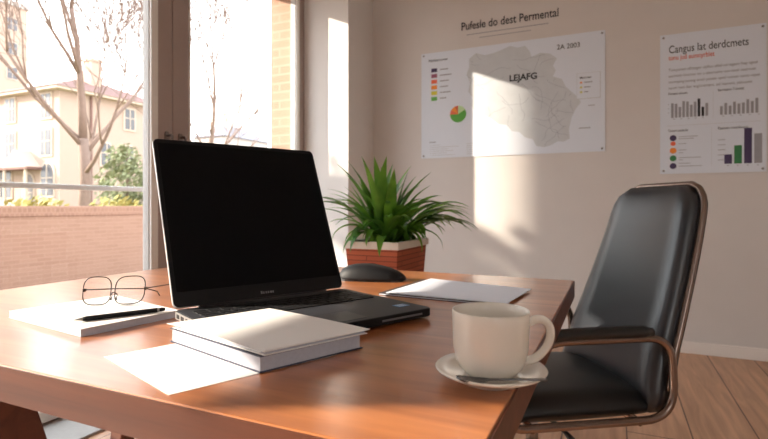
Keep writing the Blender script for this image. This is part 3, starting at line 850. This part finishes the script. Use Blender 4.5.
def backpanel(name, m, d0, d1, sc, puff, parent):
    b = B(); N = 18; MM = 22; G = []; H = []
    for j in range(MM+1):
        v = j/MM; a = []; c = []
        # squeeze width near top/bottom to round corners
        rt = 0.13; rb = 0.06; k = 1.0
        if v > 1-rt: k = 1 - 0.36*(1 - sqrt(max(0, 1-((v-(1-rt))/rt)**2)))
        if v < rb: k = 1 - 0.05*(1 - sqrt(max(0, 1-((rb-v)/rb)**2)))
        vv = 0.5 + (v-0.5)*sc
        for i in range(N+1):
            s = (i/N*2-1)*k*sc
            e = max(abs(i/N*2-1), abs(v*2-1))
            pf = puff*(1-max(0, (e-0.72)/0.28)**2)
            x, y, z_ = back_pt(vv, s, d0 - pf); a.append(b.verts.new((x, y, z_)))
            x, y, z_ = back_pt(vv, s, d1); c.append(b.verts.new((x, y, z_)))
        G.append(a); H.append(c)
    for j in range(MM):
        for i in range(N):
            b.faces.new((G[j][i], G[j][i+1], G[j+1][i+1], G[j+1][i])); b.faces.new((H[j][i], H[j+1][i], H[j+1][i+1], H[j][i+1]))
        b.faces.new((G[j][0], G[j+1][0], H[j+1][0], H[j][0])); b.faces.new((G[j][N], H[j][N], H[j+1][N], G[j+1][N]))
    for i in range(N):
        b.faces.new((G[0][i], H[0][i], H[0][i+1], G[0][i+1])); b.faces.new((G[MM][i], G[MM][i+1], H[MM][i+1], H[MM][i]))
    return obj(name, b, m, parent, smooth=True)
backpanel('backrest', 'leather', 0.0, 0.045, 0.985, 0.022, ch)
backpanel('backrest_shell', 'plastic', 0.046, 0.056, 0.995, 0.0, ch)
# tube rim round the back
pts = []
MM = 60
def edge_pt(v, sgn):
    rt = 0.13; rb = 0.06; k = 1.0
    if v > 1-rt: k = 1 - 0.36*(1 - sqrt(max(0, 1-((v-(1-rt))/rt)**2)))
    if v < rb: k = 1 - 0.05*(1 - sqrt(max(0, 1-((rb-v)/rb)**2)))
    return back_pt(v, sgn*k*1.0, 0.040)
for k in range(41): pts.append(edge_pt((.10+.90*k/40), 1))
for k in range(1, 8): pts.append(back_pt(1.0, 0.64*(1-2*k/8), 0.040))
for k in range(41): pts.append(edge_pt(1-.90*(k/40), -1))
b = B(); tube(b, pts, 0.0095, 10); obj('backrest_rim', b, 'bronze', ch, smooth=True)

def roundloop(pts2, r, n=6):
    out = []; N = len(pts2)
    for i in range(N):
        p0, p1, p2 = Vector(pts2[i-1]), Vector(pts2[i]), Vector(pts2[(i+1) % N])
        rr = r[i] if isinstance(r, (list, tuple)) else r
        a = p1 + (p0-p1).normalized()*rr; c = p1 + (p2-p1).normalized()*rr
        for k in range(n+1):
            t_ = k/n; out.append(a*(1-t_)**2 + p1*2*t_*(1-t_) + c*t_**2)
    return out
for sgn in (1, -1):
    y = sgn*0.258
    lo = roundloop([(-0.272, .622), (.120, .622), (.19, .405), (-0.280, .405)], [.075, .09, .05, .09], 8)
    b = B(); tube(b, [(p.x, y, p.y) for p in lo], 0.011, 10, closed=True); arm = obj('arm_loop', b, 'bronze', ch, smooth=True)
    b = B(); p = smoothpts([(-0.215, y, .638), (-0.1, y, .640), (.03, y, .640), (.085, y, .634), (.115, y, .610), (.133, y, .575)], 1)
    tube(b, p, [.010] + [.0165]*(len(p)-2) + [.010], 12); obj('arm_pad', b, 'leather2', arm, smooth=True)
b = B()
for xx in (-.18, .12): tube(b, [(xx, -.258, .400), (xx, .258, .400)], .010, 8)
obj('seat_crossbar', b, 'bronze', ch, smooth=True)
b = B(); box(b, -.13, .10, -.10, .10, .352, .385); obj('tilt_mechanism', b, 'plastic', ch, bevel=.006)
b = B(); tube(b, [(0.0, .06, .362), (.0, .20, .362), (.0, .235, .356)], [.006, .006, .009], 8); obj('height_lever', b, 'plastic', ch, smooth=True)
b = B(); tube(b, [(0, 0, .10), (0, 0, .24)], .028, 20); obj('gas_lift_sleeve', b, 'plastic', ch, smooth=True)
b = B(); tube(b, [(0, 0, .235), (0, 0, .36)], .018, 20); obj('gas_lift', b, 'steel', ch, smooth=True)
b = B(); lathe(b, [(0, .07), (.045, .07), (.05, .09), (.04, .125), (0, .125)], 24); obj('hub', b, 'bronze', ch, smooth=True)
for k in range(5):
    a = 2*pi*k/5 + .3; c_, s_ = cos(a), sin(a)
    b = B(); tube(b, [(.03*c_, .03*s_, .10), (.15*c_, .15*s_, .095), (.27*c_, .27*s_, .075)], [.02, .018, .013], 10); lg = obj('base_leg', b, 'bronze', ch, smooth=True)
    b = B(); mt = Vector((.27*c_, .27*s_, .028)); sd_ = Vector((-s_, c_, 0))
    tube(b, [mt - sd_*.022, mt - sd_*.006], .028, 16); tube(b, [mt + sd_*.006, mt + sd_*.022], .028, 16)
    tube(b, [mt, mt + Vector((0, 0, .05))], .007, 8); obj('caster', b, 'plastic', lg)

# ================================================================== PLANT
px_, py_ = -0.955, 2.13
t = thing('plant_stand', 'low wooden plant stand behind the desk under the planter', 'stand', (px_, py_, 0))
b = B(); box(b, -.17, .17, -.22, .22, .575, .60); obj('shelf_top', b, 'deskshaded', t, bevel=.003)
for sx_ in (-1, 1):
    for sy_ in (-1, 1):
        b = B(); box(b, sx_*.145-.018, sx_*.145+.018, sy_*.195-.018, sy_*.195+.018, 0, .575); obj('leg', b, 'deskshaded', t)
b = B(); box(b, -.14, .14, -.19, .19, .18, .20); obj('lower_shelf', b, 'deskshaded', t)
t = thing('potted_plant', 'lush green strap leaved plant in a terracotta planter with pale rim', 'plant', (px_, py_, .60))
pw, pd, ph = .125, .18, .215
def taper_box(bm, w0, d0, w1, d1, z0, z1):
    v = [bm.verts.new(p) for p in ((-w0,-d0,z0),(w0,-d0,z0),(w0,d0,z0),(-w0,d0,z0),(-w1,-d1,z1),(w1,-d1,z1),(w1,d1,z1),(-w1,d1,z1))]
    for f in ((0,3,2,1), (4,5,6,7), (0,1,5,4), (1,2,6,5), (2,3,7,6), (3,0,4,7)): bm.faces.new([v[i] for i in f])
    return bm
obj('planter', taper_box(B(), pw*.90, pd*.92, pw, pd, 0, ph-.03), 'pot', t, bevel=.003)
b = B()
for a in ((-pw-.008, pw+.008, -pd-.008, -pd+.008), (-pw-.008, pw+.008, pd-.008, pd+.008), (-pw-.008, -pw+.008, -pd+.008, pd-.008), (pw-.008, pw+.008, -pd+.008, pd-.008)):
    box(b, a[0], a[1], a[2], a[3], ph-.032, ph)
obj('rim', b, 'potrim', t, bevel=.002)
obj('soil', box(B(), -pw+.008, pw-.008, -pd+.008, pd-.008, ph-.031, ph-.012), 'soil', t)
rnd = random.Random(21)
def strap(bm, base, az, L, el0, droop, w_):
    n = 12; p = Vector(base); el = el0; hdir = Vector((cos(az), sin(az), 0)); side = Vector((-sin(az), cos(az), 0))
    tw = rnd.uniform(-.3, .3); prev = None
    for i in range(n+1):
        t_ = i/n
        wd = w_*(0.45 + 1.1*t_ if t_ < .5 else 1.0)*(1 - max(0, (t_-.5)/.5)**1.8)
        wd = max(wd, 0.0006)
        up_ = Vector((-cos(az)*sin(el), -sin(az)*sin(el), cos(el)))
        s_ = side*cos(tw*t_) + up_*sin(tw*t_)
        a = bm.verts.new(p - s_*wd + up_*wd*.35); m_ = bm.verts.new(p); c = bm.verts.new(p + s_*wd + up_*wd*.35)
        if prev:
            bm.faces.new((prev[0], prev[1], m_, a)); bm.faces.new((prev[1], prev[2], c, m_))
        prev = (a, m_, c)
        p = p + (hdir*cos(el) + Vector((0, 0, sin(el))))*(L/n)
        el -= droop*(0.35+1.3*t_)/n
b = B()
Raz = atan2(.416, .909)   # image right
crown = (0.0, -.06, ph-.02)
for i in range(26):    # upright central leaves
    az = rnd.uniform(0, 2*pi); strap(b, (rnd.uniform(-.03, .03), -.05+rnd.uniform(-.03, .03), ph-.02), az, rnd.uniform(.28, .44), radians(rnd.uniform(62, 86)), radians(rnd.uniform(5, 45)), rnd.uniform(.019, .027))
for i in range(30):    # mid arching
    az = rnd.uniform(0, 2*pi); strap(b, (rnd.uniform(-.04, .04), -.03+rnd.uniform(-.06, .06), ph-.02), az, rnd.uniform(.28, .40), radians(rnd.uniform(45, 68)), radians(rnd.uniform(60, 110)), rnd.uniform(.016, .024))
for i in range(44):    # drooping skirt
    az = rnd.uniform(0, 2*pi); strap(b, (rnd.uniform(-.05, .05), rnd.uniform(-.11, .11), ph-.02), az, rnd.uniform(.20, .32), radians(rnd.uniform(35, 65)), radians(rnd.uniform(120, 175)), rnd.uniform(.016, .024))
for i in range(22):    # long drooping leaves to the right
    az = Raz + rnd.uniform(-.55, .75); strap(b, (rnd.uniform(.0, .06), rnd.uniform(-.02, .13), ph-.02), az, rnd.uniform(.32, .44), radians(rnd.uniform(38, 58)), radians(rnd.uniform(75, 120)), rnd.uniform(.014, .020))
for i in range(9):
    az = Raz + pi + rnd.uniform(-.5, .5); strap(b, (rnd.uniform(-.06, .0), rnd.uniform(-.1, .05), ph-.02), az, rnd.uniform(.34, .44), radians(rnd.uniform(50, 68)), radians(rnd.uniform(60, 100)), rnd.uniform(.012, .018))
obj('foliage', b, 'leaf', t, smooth=True)

# ================================================================== POSTERS
WM = lambda x, z, d=0.0: Matrix(((1,0,0,x),(0,0,-1,YB-d),(0,1,0,z),(0,0,0,1)))   # x right, y up, z out of the wall
t = thing('wall_lettering', 'dark title lettering on the wall above the map poster', 'sign', (0, YB, 2.4))
TM = Matrix.Translation((0, -YB, -2.4))
text_obj('title_letters', 'Pufesle do dest Permental', .088, 'ink', t, TM @ WM(-1.095, 2.352, .001), width=.725, bold=.0010)
b = B(); m_ = TM @ WM(0, 0, .0)
prism(b, [(-1.05, 2.308), (-.435, 2.308), (-.435, 2.314), (-1.05, 2.314)], 0, .0008, m_)
prism(b, [(-.95, 2.275), (-.56, 2.275), (-.56, 2.280), (-.95, 2.280)], 0, .0008, m_)
obj('underline', b, 'inkgrey', t)

class Poster:
    def __init__(s, name, label, x0, x1, z0, z1):
        s.x0, s.x1, s.z0, s.z1 = x0, x1, z0, z1
        s.t = thing(name, label, 'poster', (x0, YB, z0)); s.inv = Matrix.Translation((-x0, -YB, -z0))
        b = B(); nn = 8
        prism(b, [(x0, z0), (x1, z0), (x1, z1), (x0, z1)], .004, .006, s.inv @ WM(0, 0)); obj('sheet', b, 'post', s.t)
        for px, pz in ((x0+.02, z0+.02), (x1-.02, z0+.02), (x0+.02, z1-.02), (x1-.02, z1-.02)):
            b = B(); lathe(b, [(0, .0), (.004, .0), (.008, .008), (.006, .012), (0, .012)], 12)
            b.transform(s.inv @ WM(px, pz)); obj('pin', b, 'pin', s.t)
        s.W = x1-x0; s.H = z1-z0
    def m(s, u, v, d=.0061): return s.inv @ WM(s.x0+u*s.W, s.z1-v*s.H, d)
    def rects(s, name, rs, mat_, d=.0061, th=.0005):
        b = B()
        for (u0, v0, u1, v1) in rs:
            prism(b, [(s.x0+u0*s.W, s.z1-v1*s.H), (s.x0+u1*s.W, s.z1-v1*s.H), (s.x0+u1*s.W, s.z1-v0*s.H), (s.x0+u0*s.W, s.z1-v0*s.H)], d, d+th, s.inv @ WM(0, 0))
        return obj(name, b, mat_, s.t)
    def text(s, name, body, u, v, size, mat_, width=None, bold=0): return text_obj(name, body, size, mat_, s.t, s.m(u, v), width=width, depth=.0003, bold=bold)
    def wedge(s, name, cu, cv, r, a0, a1, mat_, d=.0061, n=20):
        b = B(); c = (s.x0+cu*s.W, s.z1-cv*s.H); pl = [c] if abs(a1-a0) < 359 else []
        for k in range(n+1 if pl else n): a = radians(a0+(a1-a0)*k/n); pl.append((c[0]+r*cos(a), c[1]+r*sin(a)))
        prism(b, pl, d, d+.0005, s.inv @ WM(0, 0)); return obj(name, b, mat_, s.t)

P = Poster('map_poster', 'wide white map poster with a grey region map and pie chart', -1.425, -.055, 1.355, 2.205)
P.text('legend_heading', 'Nattlesmanten', .045, .085, .030, 'ink', width=.16, bold=.0004)
for k, (c, ww) in enumerate((('purple', .05), ('mauve', .07), ('coral', .055), ('orange', .05), ('yellow', .065), ('green', .04))):
    v = .15 + k*.054
    P.rects('legend_swatch', [(.062, v, .098, v+.036)], c); P.rects('legend_line', [(.115, v+.012, .115+ww, v+.022)], 'inkgrey')
P.wedge('pie_chart', .225, .60, .066, 90, 450, 'green'); P.wedge('pie_slice', .225, .60, .066, 90, 180, 'coral', d=.0067)
P.wedge('pie_slice', .225, .60, .066, 30, 90, 'lgreen', d=.0067); P.wedge('pie_slice', .225, .60, .066, 110, 150, 'orange', d=.0073)
P.wedge('pie_slice', .225, .60, .066, 92, 112, 'inkred', d=.0073)
outline = [(.29,.10),(.33,.055),(.38,.085),(.43,.075),(.475,.055),(.52,.03),(.56,.055),(.60,.045),(.625,.10),(.635,.15),(.68,.125),(.73,.14),(.765,.19),(.745,.25),(.76,.29),(.745,.34),(.79,.37),(.81,.44),(.86,.52),(.885,.58),(.86,.63),(.84,.70),(.825,.80),(.83,.88),(.80,.905),(.77,.90),(.735,.93),(.70,.945),(.66,.93),(.64,.87),(.60,.85),(.57,.80),(.53,.79),(.50,.73),(.46,.72),(.42,.67),(.37,.62),(.33,.60),(.30,.53),(.31,.46),(.285,.40),(.295,.32),(.275,.24),(.29,.18)]
b = B(); prism(b, [(P.x0+u*P.W, P.z1-v*P.H) for u, v in outline], .0061, .0065, P.inv @ WM(0, 0)); mp_ = obj('region_map', b, 'mapgrey', P.t)
rnd = random.Random(8)
def inside(u, v):
    c = False; n = len(outline)
    for i in range(n):
        (x1, y1), (x2, y2) = outline[i], outline[i-1]
        if (y1 > v) != (y2 > v) and u < (x2-x1)*(v-y1)/(y2-y1)+x1: c = not c
    return c
for k in range(46):
    u = rnd.uniform(.30, .84); v = rnd.uniform(.08, .9); a = rnd.uniform(0, 2*pi); line = []
    for _ in range(12):
        if not inside(u, v): break
        line.append((P.x0+u*P.W, P.z1-v*P.H)); a += rnd.uniform(-.6, .6); u += .016*cos(a); v += .024*sin(a)
    b = B()
    for p, q_ in zip(line, line[1:]):
        dv = Vector((q_[0]-p[0], q_[1]-p[1])); nn = Vector((-dv.y, dv.x)).normalized()*.0016
        prism(b, [(p[0]-nn.x, p[1]-nn.y), (q_[0]-nn.x, q_[1]-nn.y), (q_[0]+nn.x, q_[1]+nn.y), (p[0]+nn.x, p[1]+nn.y)], .0066, .0069, P.inv @ WM(0, 0))
    if len(b.verts): obj('map_road', b, 'mapline', mp_)
    else: b.free()
text_obj('map_name', 'LEJAFG', .066, 'ink', P.t, P.m(.515, .345, .0072), width=.20, depth=.0003, bold=.002)
P.text('date_print', '2A 2003', .765, .115, .050, 'ink', width=.155, bold=.0004)
P.rects('inset_border_line', [(.863, .337, .979, .556)], 'inklight', d=.0062)  # thin grey border printed round the inset card
P.rects('inset_legend', [(.865, .34, .975, .55)], 'post', d=.0067)
text_obj('inset_heading', 'Maoruan', .022, 'ink', P.t, P.m(.878, .385, .0074), width=.075, depth=.0003, bold=.0004)
for k, c in enumerate(('orange', 'yellow', 'yellow')):
    P.rects('inset_swatch', [(.880, .41+k*.04, .890, .425+k*.04)], c, d=.0072); P.rects('inset_line', [(.90, .413+k*.04, .94-.01*k, .421+k*.04)], 'inkgrey', d=.0072)
P.rects('table_heading', [(.05, .845, .09, .853)], 'inkgrey')
rows_ = []
for k in range(6):
    v = .875 + k*.019
    rows_ += [(.055, v, .062, v+.006), (.068, v, .068+(.05, .16, .10, .13, .09, .14)[k], v+.006), (.275, v, .31, v+.006), (.345, v, .42, v+.005), (.45, v, .465, v+.005)]
P.rects('table_rows', rows_, 'inklight')
for rc in ((.875, .795, .93, .802), (.92, .61, .95, .616)): P.rects('side_caption', [rc], 'inkgrey')

Q = Poster('chart_poster', 'upright white poster with bar charts and coloured dots above the chair', .283, .868, 1.185, 2.115)
Q.text('poster_title', 'Cangus lat derdcmets', .085, .135, .072, 'ink', width=.44, bold=.0004)
Q.text('poster_subtitle', 'tonu jud eumnyrblet', .085, .185, .044, 'inkred', width=.26, bold=.0006)
for k, (s_, ww) in enumerate((('Tonuyaneyt eiftttagen uipftuu alltaf uel tegaen fnap ngeet', .49), ('aennsteb finomen tec e aleernerte noe taaet teatrsuet', .48), ('nnmtaping paraeg entsh panate opetl ncenan tonns cnpet', .50), ('naont teot Ikar enginnantens, ael hasnent, yalsuaent', .46))):
    Q.text('paragraph_line', s_, .085, .265+k*.043, .026, 'inkgrey', width=ww, bold=.0004)
Q.text('chart_heading', 'Pamatei eituwu', .08, .435, .024, 'ink', width=.11, bold=.0003)
Q.text('chart_heading', 'Iteematoun T tnwtot', .56, .435, .024, 'ink', width=.14, bold=.0003)
hs = [.105, .10, .075, .115, .11, .085, .105, .125, .065, .09]
for k, hh in enumerate(hs): Q.rects('bar', [(.11+k*.037, .60-hh, .136+k*.037, .60)], 'ink' if k in (7, 8) else 'inkgrey')
hs = [.06, .08, .06, .085, .07, .075, .095, .08, .10]
for k, hh in enumerate(hs): Q.rects('bar', [(.58+k*.040, .60-hh, .606+k*.040, .60)], 'inkgrey')
for rc in [(.13+k*.07, .608, .15+k*.07, .612) for k in range(5)] + [(.60+k*.08, .608, .62+k*.08, .612) for k in range(5)] + [(.08, .50+k*.03, .09, .505+k*.03) for k in range(3)]: Q.rects('axis_mark', [rc], 'inkgrey')
Q.rects('divider', [(.07, .655, .95, .658), (.515, .43, .518, .62), (.50, .68, .503, .95)], 'inklight')
Q.text('chart_heading', 'Taoeri uentole', .08, .70, .024, 'ink', width=.115, bold=.0003)
Q.text('chart_heading', 'Raatoem tneenfooent', .56, .70, .024, 'ink', width=.16, bold=.0003)
for k, c in enumerate(('purple', 'coral', 'orange', 'dgreen', 'purple')):
    v = (.745, .79, .845, .905, .965)[k] - .005*k
    Q.wedge('dot', .13, v, .020 if k != 1 else .015, 0, 360, c)
Q.rects('dot_captions', [(.185, .735, .37, .739), (.185, .75, .33, .754), (.185, .785, .26, .789), (.185, .83, .26, .834), (.185, .85, .23, .854), (.185, .885, .40, .889), (.185, .90, .23, .904), (.185, .925, .30, .929), (.185, .955-.01, .41, .959-.01)], 'inkgrey')
for k, (hh, c) in enumerate(((.065, 'purple'), (.125, 'dgreen'), (.24, 'purple'), (.20, 'inkgrey'))):
    Q.rects('bar', [(.62+k*.09, .94-hh, .69+k*.09, .94)], c)
for rc in [(.56, .77+k*.035, .63, .774+k*.035) for k in range(5)] + [(.645+k*.09, .95, .66+k*.09, .955) for k in range(4)]: Q.rects('axis_mark', [rc], 'inkgrey')

# ceiling lamp behind the camera
t = thing('ceiling_lamp', 'round opal ceiling lamp above the desk', 'lamp', (0.6, 0.3, 3.2))
b = B(); lathe(b, [(0, 0), (.22, 0), (.22, -.03), (0, -.03)], 40); obj('lamp_base', b, 'silver', t)
b = B(); lathe(b, [(.21, -.03), (.20, -.07), (.14, -.10), (0, -.11)], 40); obj('lamp_shade', b, 'lampglass', t, smooth=True)
